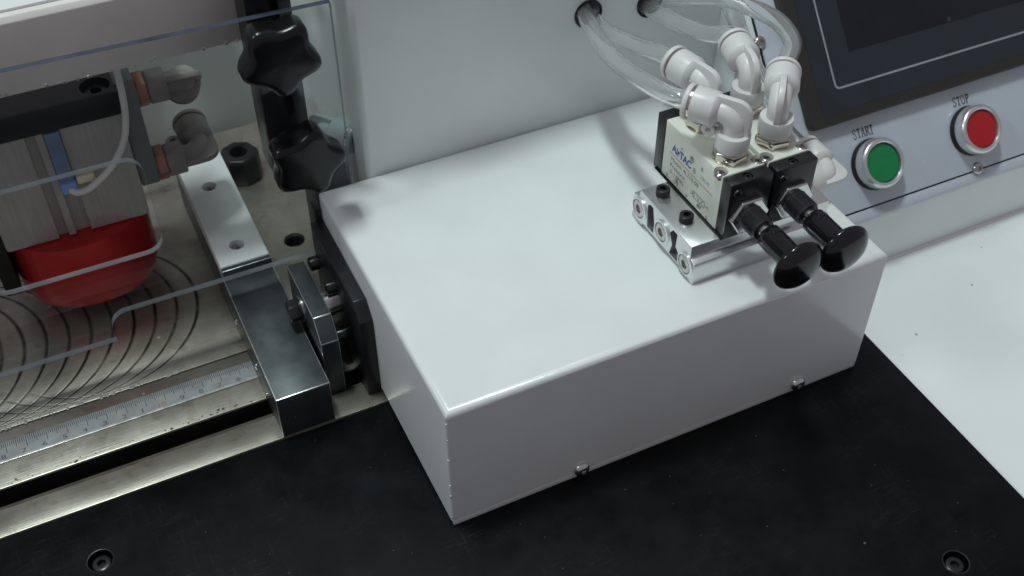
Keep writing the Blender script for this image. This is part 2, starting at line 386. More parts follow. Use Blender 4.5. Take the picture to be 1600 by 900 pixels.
def acrylic(name, edge):
    m, nt, b = mat_base(name); out = nt.nodes['Material Output']; nt.nodes.remove(b)
    tr = nd(nt, 'ShaderNodeBsdfTransparent'); tr.inputs[0].default_value = (0.965, 0.975, 0.975, 1) if not edge else (0.55, 0.60, 0.66, 1)
    gl = nd(nt, 'ShaderNodeBsdfGlossy'); gl.inputs['Roughness'].default_value = 0.03 if not edge else 0.28
    gl.inputs[0].default_value = (0.9, 0.95, 1, 1)
    lw = nd(nt, 'ShaderNodeLayerWeight'); lw.inputs[0].default_value = 0.5
    fr = math_(nt, 'MULTIPLY_ADD', math_(nt, 'POWER', lw.outputs['Facing'], 4.0), 0.6, 0.03)
    mx = nd(nt, 'ShaderNodeMixShader')
    nt.links.new(tr.outputs[0], mx.inputs[1]); nt.links.new(gl.outputs[0], mx.inputs[2])
    if edge:
        df = nd(nt, 'ShaderNodeBsdfDiffuse'); df.inputs[0].default_value = (0.36, 0.38, 0.40, 1)  # pale grey paints the refracted light along the cut edge
        m2 = nd(nt, 'ShaderNodeMixShader'); v = coords(nt)
        nt.links.new(math_(nt, 'MULTIPLY_ADD', noise(nt, v, 60, 4), 0.5, 0.15), m2.inputs[0])
        mx.inputs[0].default_value = 0.3
        nt.links.new(mx.outputs[0], m2.inputs[1]); nt.links.new(df.outputs[0], m2.inputs[2]); nt.links.new(m2.outputs[0], out.inputs[0])
    else:
        # faint wipe haze on the sheet
        df = nd(nt, 'ShaderNodeBsdfDiffuse'); df.inputs[0].default_value = (0.6, 0.62, 0.62, 1)
        m2 = nd(nt, 'ShaderNodeMixShader'); v = coords(nt)
        nt.links.new(math_(nt, 'MULTIPLY', ramp(nt, noise(nt, v, 12, 5), 0.35, 0.8), 0.018), m2.inputs[0])
        nt.links.new(fr, mx.inputs[0])
        nt.links.new(mx.outputs[0], m2.inputs[1]); nt.links.new(df.outputs[0], m2.inputs[2]); nt.links.new(m2.outputs[0], out.inputs[0])
    return m
M['acrylic_dark'] = simple('dark_cut_acrylic_edge', (0.045, 0.055, 0.085), 0.35, var=0.5, vscale=40, rvar=0.15, speck=[(90, 0.2, 0.12, (0.5, 0.52, 0.55))])  # same cut edge coloured darker, as the top edge looks against the beam
M['acrylic'] = acrylic('clear_acrylic', False); M['acrylic_edge'] = acrylic('acrylic_cut_edge', True)
def hose_mat():
    m, nt, b = mat_base('clear_hose')
    b.inputs['Base Color'].default_value = (0.97, 0.985, 0.985, 1); b.inputs['Transmission Weight'].default_value = 0.91
    b.inputs['Roughness'].default_value = 0.055; b.inputs['IOR'].default_value = 1.43
    return m
M['hose'] = hose_mat()

# ================================================================== SETTING
# white worktop right of the black plate
wt = make('worktop', G().box(205, 640, -420, 53.6, -40, -3), M['paint_top'], at=(400, -100, -40), bevel=0.6); wt['kind'] = 'structure'
# machine bed: floor, milled table, ruler strip, slot, front rail
bed = thing('machine_bed', None, None, (0, 0, -14)); bed['kind'] = 'structure'
tb = make('milled_table', G().box(-330, 24, 131, 330, -10, 0), M['bed'], bed, bevel=0.5)
cut(tb, G().cyl((-3.7, 195.5, -8), (0, 0, 1), 5.4, 20, 32))
g = G()
for k in range(5): g.rev([(5.4, 0), (4.7, 0.55), (5.4, 1.1)], (-3.7, 195.5, -6.5+k*1.15), (0, 0, 1), 28)
g.f = [f for f in g.f if len(f) < 20]
make('thread', g, M['slot_dark'], bed); make('hole_floor', G().cyl((-3.7, 195.5, -8.2), (0, 0, 1), 5.6, 0.6), M['hole'], bed)
make('ruler_strip', G().box(-330, 24, 99, 130.6, -10, -0.5), M['rail'], bed, bevel=0.5)
random.seed(21)
for i in range(70):
    x = -190 + 110*random.random(); r = 0.25+0.7*random.random()
    make('edge_flake', G().rev([(r, 0), (r*0.7, 0.08), (0, 0.1)], (x, 131.1+random.uniform(-0.1, 0.6), 0.0), (0, 0, 1), 7, lambda i_, a_: 0.6+0.8*abs(math.cos(a_))), M['chip'], bed)
for i in range(40):
    x = -160 + 110*random.random(); r = 0.2+0.5*random.random()**2
    make('rust_spot', G().rev([(r, 0), (r*0.7, 0.04), (0, 0.05)], (x, 99.9+1.8*random.random()**2, -0.5), (0, 0, 1), 7, lambda i_, a_: 0.6+0.7*abs(math.sin(a_*1.5+x))), M['rust'], bed)
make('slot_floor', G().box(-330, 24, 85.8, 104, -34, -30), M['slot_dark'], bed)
make('slot_shade_sheet', G().box(-330, 24, 98.6, 98.97, -30, -1.1), M['slot_dark'], bed)  # thin dark sheet over the strip's side, painted shade of the slot
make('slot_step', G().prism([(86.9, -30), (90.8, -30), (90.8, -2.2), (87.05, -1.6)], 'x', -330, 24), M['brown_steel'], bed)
make('front_rail', G().box(-330, 24, 73.1, 87.0, -10, 0.6), M['rail'], bed, bevel=0.5)
# cabinet: back wall behind the white cover, left rounded corner, side
cab = thing('machine_cabinet', 'light grey painted machine cabinet wall behind the white cover box, with hose holes', 'cabinet', (120, 144, 0))
def corner_poly(x0, x1, y0, y1, r):
    p = []
    for i in range(9):
        a = math.radians(180+90*i/8); p.append((x0+r+r*math.cos(a), y0+r+r*math.sin(a)))
    return p+[(x1, y0), (x1, y1), (x0, y1)]
wall = make('wall_panel', G().prism(corner_poly(23.5, 206, 143, 270, 3.0), 'z', -10, 230), M['cabinet'], cab, ang=50)
for hx, hz in ((133.2, 124.6), (165.5, 121.6)):
    cut(wall, G().cyl((hx, 140, hz), (0, 1, 0), 6.2, 14, 32))
    make('hose_hole_rim', G().rev([(6.9, 0), (6.9, 0.7), (6.2, 0.9), (5.9, 0.5), (5.9, 0)], (hx, 143, hz), (0, -1, 0), 36, ring=True), M['gasket'], cab)
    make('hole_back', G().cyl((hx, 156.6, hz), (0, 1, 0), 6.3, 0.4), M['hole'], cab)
# ================================================================== BLACK BASE PLATE
bp = thing('base_plate', 'black anodised metal base plate in front of the white cover box', 'plate', (-40, -100, -8))
pl = make('plate', G().box(-330, 219, -300, 72.6, -8, 0), M['black_plate'], bp, bevel=0.35)
for sx, sy in ((-132, 45.6), (172.7, -101.5)):
    cut(pl, G().cyl((sx, sy, -6), (0, 0, 1), 4.9, 10, 32))
    make('counterbore_rim', G().rev([(5.5, 0), (5.35, 0.12), (4.95, 0.05), (4.9, -0.6)], (sx, sy, 0.02), (0, 0, 1), 36, ring=True), M['black_screw'], bp)
    make('socket_screw', G().shcs((sx, sy, -5.9), (0, 0, 1), 3.7, 4.2, 1.9, 2.2), M['black_screw'], bp)
# ================================================================== WHITE COVER BOX
cb = thing('cover_box', 'white powder coated sheet metal cover box standing on the black plate', 'cover', (101, 70, 0))
g = G().box(0, 202, 0, 143.0, 3.2, 70)
bm_box = make('shell', g, M['paint'], cb)
def bevel_shell(o):
    bm = bmesh.new(); bm.from_mesh(o.data)
    top = [e for e in bm.edges if all(abs(v.co.z - 70*S) < 1e-6 for v in e.verts)]
    bmesh.ops.bevel(bm, geom=top, offset=3.2*S, segments=5, profile=0.5, affect='EDGES', clamp_overlap=True)
    ver = [e for e in bm.edges if abs(e.verts[0].co.z-e.verts[1].co.z) > 30*S and min(v.co.y for v in e.verts) < -60*S]
    bmesh.ops.bevel(bm, geom=ver, offset=0.9*S, segments=3, profile=0.5, affect='EDGES', clamp_overlap=True)
    for f in bm.faces: f.smooth = True
    bm.to_mesh(o.data); bm.free(); o.data.set_sharp_from_angle(angle=math.radians(50))
bevel_shell(bm_box)
make('front_lip', G().box(0.7, 201.3, 0.05, 1.4, 0.05, 3.4), M['paint'], cb, bevel=0.2)
for sx in (58.9, 168.4):
    make('cover_screw', G().pan((sx, 0.02, 4.8), (0, -1, 0), 3.6, 2.5, 1.3, 1.0), M['chrome'], cb)
random.seed(3)
for k in range(9):
    z = 5+60*random.random(); r = random.uniform(0.25, 0.6)
    make('paint_flaw', G().rev([(r, 0), (r*0.8, 0.25), (0, 0.4)], (0.15, 0.15, z), (-1, -1, 0), 7, lambda i_, a_: 0.7+0.5*abs(math.sin(a_*1.7+z))), M['paint'] if k % 3 else M['chip'], bm_box)
# ================================================================== CONTROL CONSOLE
AN = math.radians(50); PV = Vector((0, math.cos(AN), math.sin(AN))); PN_ = Vector((0, -math.sin(AN), math.cos(AN))); PO = Vector((0, 54.3, 30.0))
def pan(u, s, n): return PO + Vector((u, 0, 0)) + PV*s + PN_*n
con = thing('control_console', 'sloping grey operator console with a dark seam along its lower edge', 'console', (420, 54.3, -3))
a, b_, c_ = pan(0, 150, 0), pan(0, 1.6, 0), pan(0, 150, 0)
prof = [(54.3, -3), (54.3, 28.2), (54.45, 29.3), (54.9, 30.5), (b_.y, b_.z), (a.y, a.z), (230, a.z), (230, -3)]
make('housing', G().prism(prof, 'x', 206.2, 640), M['cabinet'], con, ang=20)
make('lower_band', G().box(209, 640, 0.9, 5.6, 0.02, 0.5).map(pan), M['panel'], con, bevel=0.15)
make('seam', G().box(207, 640, 5.5, 6.9, 0.02, 0.18).map(pan), M['gasket'], con)
make('side_seam', G().box(209.2, 210.4, 6.9, 149, 0.02, 0.18).map(pan), M['gasket'], con)
fpn = make('face_panel', G().box(210.2, 640, 6.5, 149.5, 0.1, 1.2).map(pan), M['panel'], con, bevel=0.25)
for su, ss in ((313.2, 7.0), (209.6, 96.4)):
    q = pan(su, ss, 0.9); make('console_screw', G().pan(q, PN_, 3.1, 2.0, 1.25, 1.0), M['screw'], con)
# serif capital lettering made from flat strokes, one part for each word
def serif_word(word, u0, s0, h, wd):
    g = G(); n = len(word); cw = wd/n; k = 0.30*cw; t = 0.12*cw
    for i, ch in enumerate(word):
        x = i*cw; a_, b_ = x+0.08*cw, x+0.86*cw; mid = (a_+b_)/2
        def ln(pts, wd_): g.ribbon(pts, wd_)
        if ch == 'T':
            ln([(mid, 0), (mid, h)], k*0.8); ln([(a_, h-t), (b_, h-t)], t*1.6); ln([(a_+t, h), (a_+t, h*0.74)], t); ln([(b_-t, h), (b_-t, h*0.74)], t); ln([(mid-k, t*.5), (mid+k, t*.5)], t)
        elif ch == 'S':
            pts = [(b_-t, h*0.72), (b_-t, h*0.9), (mid, h), (a_+t, h*0.86), (a_+t, h*0.68), (mid, h*0.52), (b_-t, h*0.36), (b_-t, h*0.14), (mid, 0), (a_+t, h*0.1), (a_+t, h*0.28)]
            ln([(p.x, p.y) for p in spline([(p[0], p[1], 0) for p in pts], 4)], k*0.62)
        elif ch == 'A':
            ln([(a_, 0), (mid, h)], t*1.5); ln([(mid, h), (b_, 0)], k*0.85); ln([(a_+k*.4, h*0.34), (b_-k*.5, h*0.34)], t*1.3); ln([(a_-t, t*.5), (a_+k, t*.5)], t); ln([(b_-k, t*.5), (b_+t, t*.5)], t)
        elif ch in 'RP':
            ln([(a_+k*.6, 0), (a_+k*.6, h)], k*0.85); ln([(a_, t*.5), (a_+1.3*k, t*.5)], t)
            pts = [(a_+k*.3, h-t), (mid, h-t), (b_-t, h*0.9), (b_-t, h*0.62), (mid, h*0.48), (a_+k*.5, h*0.48)]
            ln([(p.x, p.y) for p in spline([(p[0], p[1], 0) for p in pts], 4)], t*2.1)
            if ch == 'R': ln([(mid, h*0.48), (b_+t, 0)], k*0.8)
        elif ch == 'O':
            ln([(mid+(b_-a_)*0.46*math.cos(2*math.pi*j/20), h/2+h*0.48*math.sin(2*math.pi*j/20)) for j in range(20)]+[(mid+(b_-a_)*0.46, h/2)], k*0.62)
    return g.map(lambda x, y, z: pan(u0+x, s0+y, 1.26))
make('start_lettering', serif_word('START', 246.4, 39.6, 4.7, 12.6), M['ink'], fpn, smooth=False)
make('stop_lettering', serif_word('STOP', 307.6, 39.8, 4.6, 10.8), M['ink'], fpn, smooth=False)
# touch screen
hm = thing('touch_screen', 'dark touch screen terminal with pale border line above the two push buttons', 'screen', tuple(pan(330, 49.5, 1.2)))
make('bezel', G().prism(rrect(222, 470, 49.5, 190, 3.5, 5), 'z', 1.25, 6.6).map(pan), M['hmi_frame'], hm, bevel=1.3, seg=3)
ovl = make('overlay', G().prism(rrect(229.5, 462, 55.2, 184, 1.5, 4), 'z', 6.5, 6.72).map(pan), M['hmi_face'], hm)
make('border_line', G().ribbon(rrect(240, 452, 65.6, 178, 2.2, 5), 0.95, True).map(lambda x, y, z: pan(x, y, 6.78)), M['hmi_line'], ovl, smooth=False)
make('display_glass', G().box(252, 440, 80.6, 170, 6.6, 6.80).map(pan), M['lcd'], ovl)
def button(name, label, u, s, cm):
    t = thing(name, label, 'push button', tuple(pan(u, s, 1.2)), 'console push buttons')
    def rv(prof, nn=48): return G().rev(prof, pan(u, s, 0), PN_, nn)
    make('gasket_ring', rv([(12.4, 1.22), (12.6, 1.7), (12.2, 4.2), (11.4, 4.2)]), M['gasket'], t)
    make('bezel_ring', rv([(11.9, 4.0), (12.2, 4.6), (12.2, 8.6), (11.9, 9.7), (11.2, 10.4), (10.3, 10.6), (9.7, 10.2), (9.55, 9.4), (9.5, 7.0), (0, 7.0)], 64), M['satin_ring'], t)
    make('button_cap', rv([(9.3, 7.05), (9.3, 8.7), (9.0, 9.15), (6, 9.3), (0, 9.35)], 48), cm, t)
    return t
button('start_button', 'round green push button with silver bezel under the word START', 253.6, 25.7, M['green'])
button('stop_button', 'round red push button with silver bezel under the word STOP', 314.2, 26.2, M['red'])

# ================================================================== VALVE MANIFOLD
mf = thing('valve_manifold', 'bright aluminium manifold block with hex plugs on top of the white cover box', 'manifold', (150, 43, 70))
mp = [(19.5, 70.05), (19.5, 81), (22.8, 81.8), (22.8, 88), (62.8, 88), (63.6, 84), (67.6, 83.2), (67.8, 70.05), (60.5, 70.05), (58.5, 72.2), (29, 72.2), (27, 70.05)]
mb = make('block', G().prism(mp, 'x', 117, 184), M['alu'], mf, bevel=0.25)
g = G()
g.prism([(55.6, 73.5), (50.4, 73.5), (50.4, 78.5), (52.2, 86.0), (54.6, 86.0), (56.4, 84.5)], 'x', 116, 122)
g.prism([(37.6, 73.0), (31.2, 73.0), (31.4, 78), (33.6, 79.5), (33.2, 86.3), (36.4, 86.3), (38.6, 83.5), (36.2, 78.5)], 'x', 116, 122)
cut(mb, g)
make('pocket_floor', G().box(121.6, 121.9, 31, 57, 73, 86.5), M['gasket'], mf)
for py, pz in ((62.0, 78.6), (44.0, 79.6), (25.2, 77.2)):
    make('port_boss', G().rev([(5.4, 0), (5.4, 0.7), (4.9, 0.95), (4.4, 0.95), (4.3, 0.1)], (117, py, pz), (-1, 0, 0), 36, ring=True), M['alu_end'], mf)
    make('hex_plug', G().shcs((116.9, py, pz), (-1, 0, 0), 4.0, 0.85, 2.2, 0.82), M['screw'], mf)
for px in (123.6, 177.6):
    for py in (56.2, 37.8):
        make('manifold_screw', G().shcs((px, py, 88), (0, 0, 1), 3.0, 3.4, 1.6, 1.8), M['black_screw'], mf)
make('gasket', G().box(129.6, 171.4, 21.4, 73, 88.02, 88.7), M['gasket'], mf)
# ---- hand valve, built once around its own base point (x=0, y=48, z=88.7)
def build_valve():
    t = thing('hand_valve', '', 'valve', (140, 48, 88.7), 'push-pull hand valves on the manifold')
    L = lambda g, n, m, par=t, **k: make(n, g, M[m], par, local=True, **k)
    body = L(G().box(-9.75, 9.75, -21, 21, 0.1, 27.3), 'valve_body', 'cream', bevel=0.7)
    g = G()
    for sy, sz in ((0.0, 21.0), (8.7, 2.9), (-8.4, 2.4)): g.cyl((-11, sy, sz), (1, 0, 0), 1.55, 5, 24)
    for sx in (-8.6, 8.6): g.cyl((sx, -17.6, 24.6), (0, 0, 1), 2.95, 5, 24)
    ORG[body.name] = Vector((0, 0, 0)); cut(body, g)
    for sx in (-8.6, 8.6):
        L(G().pan((sx*0.985, -17.6, 24.6), (0, 0, 1), 2.65, 2.1, 1.1, 1.2), 'body_screw', 'screw', body)
    for y0, y1 in ((-27, -21.05), (21.05, 27.3)):
        cp = L(G().box(-9.8, 9.8, y0, y1, -0.6, 27.0), 'end_cap', 'dark_cap', bevel=0.55)
        if y0 < 0:
            ORG[cp.name] = Vector((0, 0, 0)); cut(cp, G().cyl((-0.4, -24.2, 25.5), (0, 0, 1), 2.0, 4, 24))
            L(G().shcs((-0.4, -24.2, 25.45), (0, 0, 1), 1.75, 1.3, 0.95, 0.9), 'cap_screw', 'black_screw', cp)
            L(G().shcs((-6.4, -27, 22.4), (0, -1, 0), 1.9, 0.9, 1.0, 0.6), 'cap_screw', 'black_screw', cp)
            L(G().shcs((6.6, -27, 3.2), (0, -1, 0), 1.9, 0.9, 1.0, 0.6), 'cap_screw', 'black_screw', cp)
    ax = Vector((0, -27, 10.2)); d = (0, -1, 0)
    L(G().hexa(ax, d, 15.6, 2.6, 0.9), 'hex_nut', 'chrome', bevel=0.15)
    pr = [(5.6, 2.0)]
    for k in range(9): pr += [(5.35, 3.0+k*0.9), (5.0, 3.45+k*0.9)]
    pr += [(4.6, 11.6), (3.0, 11.8)]
    L(G().rev(pr, ax, d, 32), 'threaded_collar', 'black_screw')
    L(G().cyl(ax, d, 3.1, 17, 28), 'shaft', 'chrome')
    kn = [(0, 15.0), (4.7, 14.6), (5.15, 15.0), (5.25, 18), (5.25, 29.0), (5.5, 30.2), (6.4, 31.4), (8.8, 32.4), (10.5, 33.1), (11.0, 33.9), (10.8, 34.8), (9.5, 36.2), (7.0, 37.5), (4.0, 38.2), (0, 38.4)]
    kb = L(G().rev(kn, ax, d, 48), 'pull_knob', 'black_plastic', ang=60)
    L(G().box(-1.6, 1.6, -44.8-1.8, -44.8+1.8, 10.2+4.9, 10.2+5.4), 'grip_flat', 'black_plastic', kb, bevel=0.15)
    # printed face (normal -x): reading direction runs forward (-y), up is +z
    def F(g, y, z): return g.map(lambda a_, b2, c2: (-9.79, y-48-a_, z-88.7+b2))
    def T(nm, body_, y, z, h, wd, mt, **k): L(F(fit_width(lettering(body_, h*1.38, **k), wd), y, z), nm, mt, body, smooth=False)
    T('logo_print', 'AirTAC', 62.6, 104.7, 3.5, 14.4, 'ink_blue', bold=0.2)
    T('mark_print', '®', 46.8, 104.4, 2.6, 2.2, 'ink_blue')
    L(F(G().ribbon([(0, 0), (32.2, -0.3)], 0.32), 64.0, 103.0), 'rule_print', 'ink_red', body, smooth=False)
    T('model_print', 'Model: 4L210-08', 62.4, 99.7, 2.0, 20.8, 'ink_grey')
    T('pressure_print', 'Pressure:', 62.6, 96.5, 2.0, 11.6, 'ink_grey')
    T('range_print', '0~1.0MPa', 62.4, 93.2, 1.9, 10.6, 'ink_grey')
    T('valve_print', 'VALVE', 41.2, 105.2, 1.8, 6.6, 'ink_teal')
    for chh, y, z in (('A', 56.4, 108.9), ('B', 41.2, 109.0), ('R', 64.6, 89.9), ('P', 49.2, 89.6), ('S', 34.2, 89.4)):
        T('port_letter', chh, y, z, 1.9, 1.35, 'ink_grey')
    sy = G()
    for q in ([(0, 0), (4.2, 0), (4.2, 3), (0, 3), (0, 0)], [(4.2, 0), (8.4, 0), (8.4, 3), (4.2, 3)], [(0.8, 0), (0.8, 3)], [(2.6, 3), (3.6, 0)],
              [(5, 0), (7.6, 3)], [(5, 3), (7.6, 0)], [(-2, 0.4), (0, 1.4), (-2, 2.4)], [(8.4, 1.5), (10.6, 1.5)], [(10.6, 0.6), (10.6, 2.4)], [(4.8, -1.6), (4.8, 0)], [(6.4, -1.6), (6.4, 0)]):
        sy.ribbon(q, 0.26)
    L(F(sy, 44.4, 93.4), 'symbol_print', 'ink_grey', body, smooth=False)
    return t
v1 = build_valve()
v1['label'] = 'cream hand valve with blue lettering on its side and black pull knob, nearer the left'
v2 = copy_tree(v1); v2.location = Vector((161.2, 48, 88.7))*S
v2['label'] = 'second cream hand valve with black pull knob, on the console side of the pair'
# ---- elbow push-in fitting, built once: stem up +z from the base point, hose arm along +y
def build_elbow(bm_, hm_):
    t = thing('elbow_fitting', '', 'fitting', (0, 0, 0))
    L = lambda g, n, m, par=t, **k: make(n, g, M[m], par, local=True, **k)
    L(G().rev([(7.0, 0.05), (7.0, 0.5), (6.3, 0.75), (5, 0.75)], (0, 0, 0), (0, 0, 1), 36), 'seal_washer', hm_)
    L(G().rev([(7.3, 0.7), (7.3, 4.1), (6.6, 4.7), (5, 4.7)], (0, 0, 0), (0, 0, 1), 6), 'hex_base', hm_, bevel=0.18)
    g = G().rev([(0, 4.6), (6.0, 4.6), (6.6, 5.0), (6.75, 5.8), (6.75, 11.6), (6.55, 12.0), (0, 12.0)], (0, 0, 0), (0, 0, 1), 40)
    L(g, 'stem_collar', bm_, ang=55)
    path = [(0, 0, 11.5), (0, 0, 14)] + [(0, 5.6-5.6*math.cos(math.radians(a)), 14+5.6*math.sin(math.radians(a))) for a in range(10, 91, 10)] + [(0, 9, 19.6)]
    L(G().tube(path, 4.35, 24), 'bend', bm_, ang=60)
    hc = L(G().rev([(0, 6.2), (4.4, 6.2), (6.7, 8.0), (6.95, 8.6), (6.95, 16.8), (6.5, 17.2), (0, 17.2)], (0, 0, 19.6), (0, 1, 0), 40), 'hose_collar', bm_, ang=45)
    L(G().rev([(6.35, 17.15), (6.35, 18.3), (4, 18.3)], (0, 0, 19.6), (0, 1, 0), 36), 'grip_ring', 'nickel', hc)
    L(G().rev([(3.6, 18.25), (6.9, 18.25), (7.15, 18.6), (7.15, 19.9), (6.8, 20.3), (4.2, 20.3), (3.7, 19.8)], (0, 0, 19.6), (0, 1, 0), 40), 'release_sleeve', bm_, hc, ang=50)
    out = [(-6.3, 9)] + [(-6.3, 18.5)] + [(-0.1-6.2*math.cos(math.radians(a)), 19.9+6.5*math.sin(math.radians(a))) for a in range(15, 91, 15)] + [(8.5, 26.4), (8.5, 22), (4, 18), (-2, 12), (-2, 9)]
    L(G().prism(out, 'x', -1.25, 1.25), 'rib', bm_, bevel=0.35)
    L(G().rev([(1.25, -1.5), (2.7, -1.5), (2.95, -1.2), (2.95, 1.2), (2.7, 1.5), (1.25, 1.5), (1.1, 0.8), (1.1, -0.8)], (0, 9.8, 10.2), (1, 0, 0), 28, ring=True), 'mounting_eye', bm_)
    L(G().box(-0.9, 0.9, 6.0, 12.0, 12.4, 14.0), 'eye_web', bm_, bevel=0.2)
    return t
def put(o, at, rot, label, group, k=1.0):
    o.scale = (k, k, k); o.location = Vector(at)*S; o.rotation_euler = rot; o['label'] = label; o['group'] = group; return o
GE = 'white elbow fittings on the valves'
e1 = build_elbow('white_plastic', 'nickel')
def zdir(dx, dy): return math.atan2(-dx, dy)
elb = []
elb.append(put(e1, (139.6, 36.6, 116), (0, 0, zdir(-0.58, 0.81)), 'white elbow fitting nearest the blue lettering, hose leaving to the left', GE, 1.01))
elb.append(put(copy_tree(e1), (141.6, 59.4, 116), (0, 0, zdir(-0.22, 0.975)), 'white elbow fitting at the back of the lettered valve, half hidden', GE, 1.01))
elb.append(put(copy_tree(e1), (160.6, 37.8, 116), (0, 0, zdir(0.62, 0.78)), 'white elbow fitting turned towards the touch screen, hose arching over', GE, 1.01))
elb.append(put(copy_tree(e1), (162.4, 60.4, 116), (0, 0, zdir(0.24, 0.97)), 'white elbow fitting at the back of the console-side valve', GE, 1.01))
e5 = put(copy_tree(e1), (184.1, 45, 79.5), (Matrix.Rotation(math.radians(90), 3, 'Y') @ Matrix.Rotation(math.radians(0), 3, 'Z')).to_euler(), 'white elbow fitting on the end of the manifold beside the green button', GE)
# ---- clear hoses
def mouth(o, k=16.0):
    bpy.context.view_layer.update(); m = o.matrix_world
    p = m @ (Vector((0, k, 19.6))*S); d = (m.to_3x3() @ Vector((0, 1, 0))).normalized(); return p/S, d
def hose(e, pts, label, h=14):
    p, d = mouth(e, 17.5); path = spline([p, p+d*h] + [Vector(q) for q in pts], 18)
    g = G().hollow(path, 3.85, 2.7, 32)
    o = make('air_hose', g, M['hose'], at=tuple(path[0]), ang=80, seam=True); return tag(o, label, 'hose', 'clear air hoses')
hose(elb[0], [(121.5, 76, 133), (122, 94, 129.5), (124.3, 113, 127), (127.5, 130, 126.4), (131.5, 144, 126.0), (133.2, 153, 129)], 'clear air hose curving from the front elbow to the left wall hole', 10)
hose(elb[1], [(133.6, 103, 131), (131.6, 120, 127), (133.8, 135, 123.2), (135.6, 146, 122.4), (135.8, 154, 122.4)], 'clear air hose from the rear elbow to the left wall hole', 10)
hose(elb[2], [(187.5, 67.5, 135.6), (193.0, 79, 135.2), (194.0, 90, 135.0), (190.5, 102, 134.9), (184.0, 114, 134.6), (174.5, 128, 130), (168, 140, 124.6), (166.6, 148, 122.6), (166.4, 155, 122)], 'clear air hose arching in front of the touch screen', 6)
hose(elb[3], [(166.6, 97, 130.5), (165.0, 112, 126.4), (164.4, 128, 122.8), (164.4, 144, 120), (164.4, 154, 119.6)], 'clear air hose from the console-side rear elbow to the right wall hole', 9)
p5, d5 = mouth(e5)
hose(e5, [(204, 84, 82), (202.6, 110, 100), (201.5, 132, 118)], 'clear air hose rising behind the console-side valve', 9)

# ================================================================== LEFT: RULER TAPE
rt = thing('ruler_tape', 'grey steel ruler tape with black graduations along the bed', 'ruler', (-150, 118, -0.5))
tp = make('tape', G().box(-330, -44, 112.6, 123.6, -0.45, -0.05), M['tape'], rt)
make('tape_edge', G().box(-330, -44, 112.2, 113.6, -0.45, 0.25), M['tape_edge'], rt, bevel=0.15)
g = G(); CM = 8.57
for k in range(0, 330):
    x = -54.6 + 10*CM/10 - k*CM/10
    if x > -45 or x < -328: continue
    kk = (k-10) % 10
    ln = 6.4 if kk == 0 else (4.6 if kk == 5 else 3.0)
    g.add([(x-0.13, 123.4, 0.0), (x+0.13, 123.4, 0.0), (x+0.13, 123.4-ln, 0.0), (x-0.13, 123.4-ln, 0.0)], [(0, 3, 2, 1)])
gr = make('graduations', g, M['ink'], tp, smooth=False, seam=True); gr['kind'] = 'stuff'
for k in range(0, 31):
    x = -54.6 - k*CM; num = 6+k; red = (num % 10 == 0)
    txt = str(num) if red else str(num % 10)
    q = fit_width(lettering(txt, 3.5), 3.0 if red else (0.7 if txt == '1' else 2.0))
    make('numeral', q.map(lambda a_, b2, c2: (x-(2.6 if not red else 3.6)+a_, 114.2+b2, 0.0)), M['ink_red' if red else 'ink_grey'], tp, smooth=False)

# ================================================================== LEFT: STEEL STOP BLOCK WITH NYLON PAD
sb = thing('stop_block', 'grey steel stop block with white nylon strip, bolted across the bed', 'stop block', (-36, 160, 0))
make('steel_bar', G().box(-48, -24, 73.0, 250, 0.65, 25), [M['steel'], M['worn_glint_edge']], sb, bevel=0.5, worn_glint=True)
make('end_plate', G().box(-47.8, -24.2, 153.6, 156.2, 25.05, 30.6), [M['steel'], M['worn_glint_edge']], sb, bevel=0.3, worn_glint=True)
ny = make('nylon_strip', G().box(-47.6, -24.4, 156.3, 250, 25.05, 31.2), M['nylon'], sb, bevel=0.5)
for q in ((-36.4, 168.6), (-36.8, 217.0)):
    cut(ny, G().cyl((q[0], q[1], 26), (0, 0, 1), 3.6, 8, 28))
    make('strip_screw', G().shcs((q[0], q[1], 26.02), (0, 0, 1), 3.1, 3.0, 1.6, 1.6), M['screw'], sb)
make('dowel', G().rev([(1.6, 0), (1.6, 0.4), (1.1, 0.9), (0, 1.1)], (-48, 93, 8), (-1, 0, 0), 16), M['chrome'], sb)
make('dowel', G().rev([(1.6, 0), (1.6, 0.4), (1.1, 0.9), (0, 1.1)], (-48, 106, 14), (-1, 0, 0), 16), M['chrome'], sb)
make('dowel', G().rev([(1.4, 0), (1.4, 0.4), (1.0, 0.9), (0, 1.1)], (-48, 139, 12), (-1, 0, 0), 16), M['chrome'], sb)
# clamp plate and bolt
cp = thing('clamp_plate', 'small dark steel clamp plate with hex bolt, between stop block and black bracket', 'bracket', (-18, 108, 0))
make('plate', G().prism([(87.4, 0.7), (87.2, 33.4), (94.2, 43.4), (131, 43.4), (131, 0.7)], 'x', -22.2, -14), [M['steel'], M['worn_glint_edge']], cp, bevel=0.35, worn_glint=True)
make('washer', G().rev([(6.0, 0), (6.0, 1.0), (3, 1.0)], (-22.25, 112, 34), (-1, 0, 0), 32), M['chrome'], cp)
bt = make('hex_bolt', G().hexa((-23.3, 112, 34), (-1, 0, 0), 9.0, 5.6, 1.0), M['black_screw'], cp, bevel=0.2)
make('bolt_flange', G().rev([(5.2, 0), (5.2, 0.8), (3, 0.8)], (-23.26, 112, 34), (-1, 0, 0), 28), M['black_screw'], bt)
make('spacer', G().rev([(5.4, 0), (5.4, 8)], (-14, 112, 32), (1, 0, 0), 28), M['chrome'], cp)
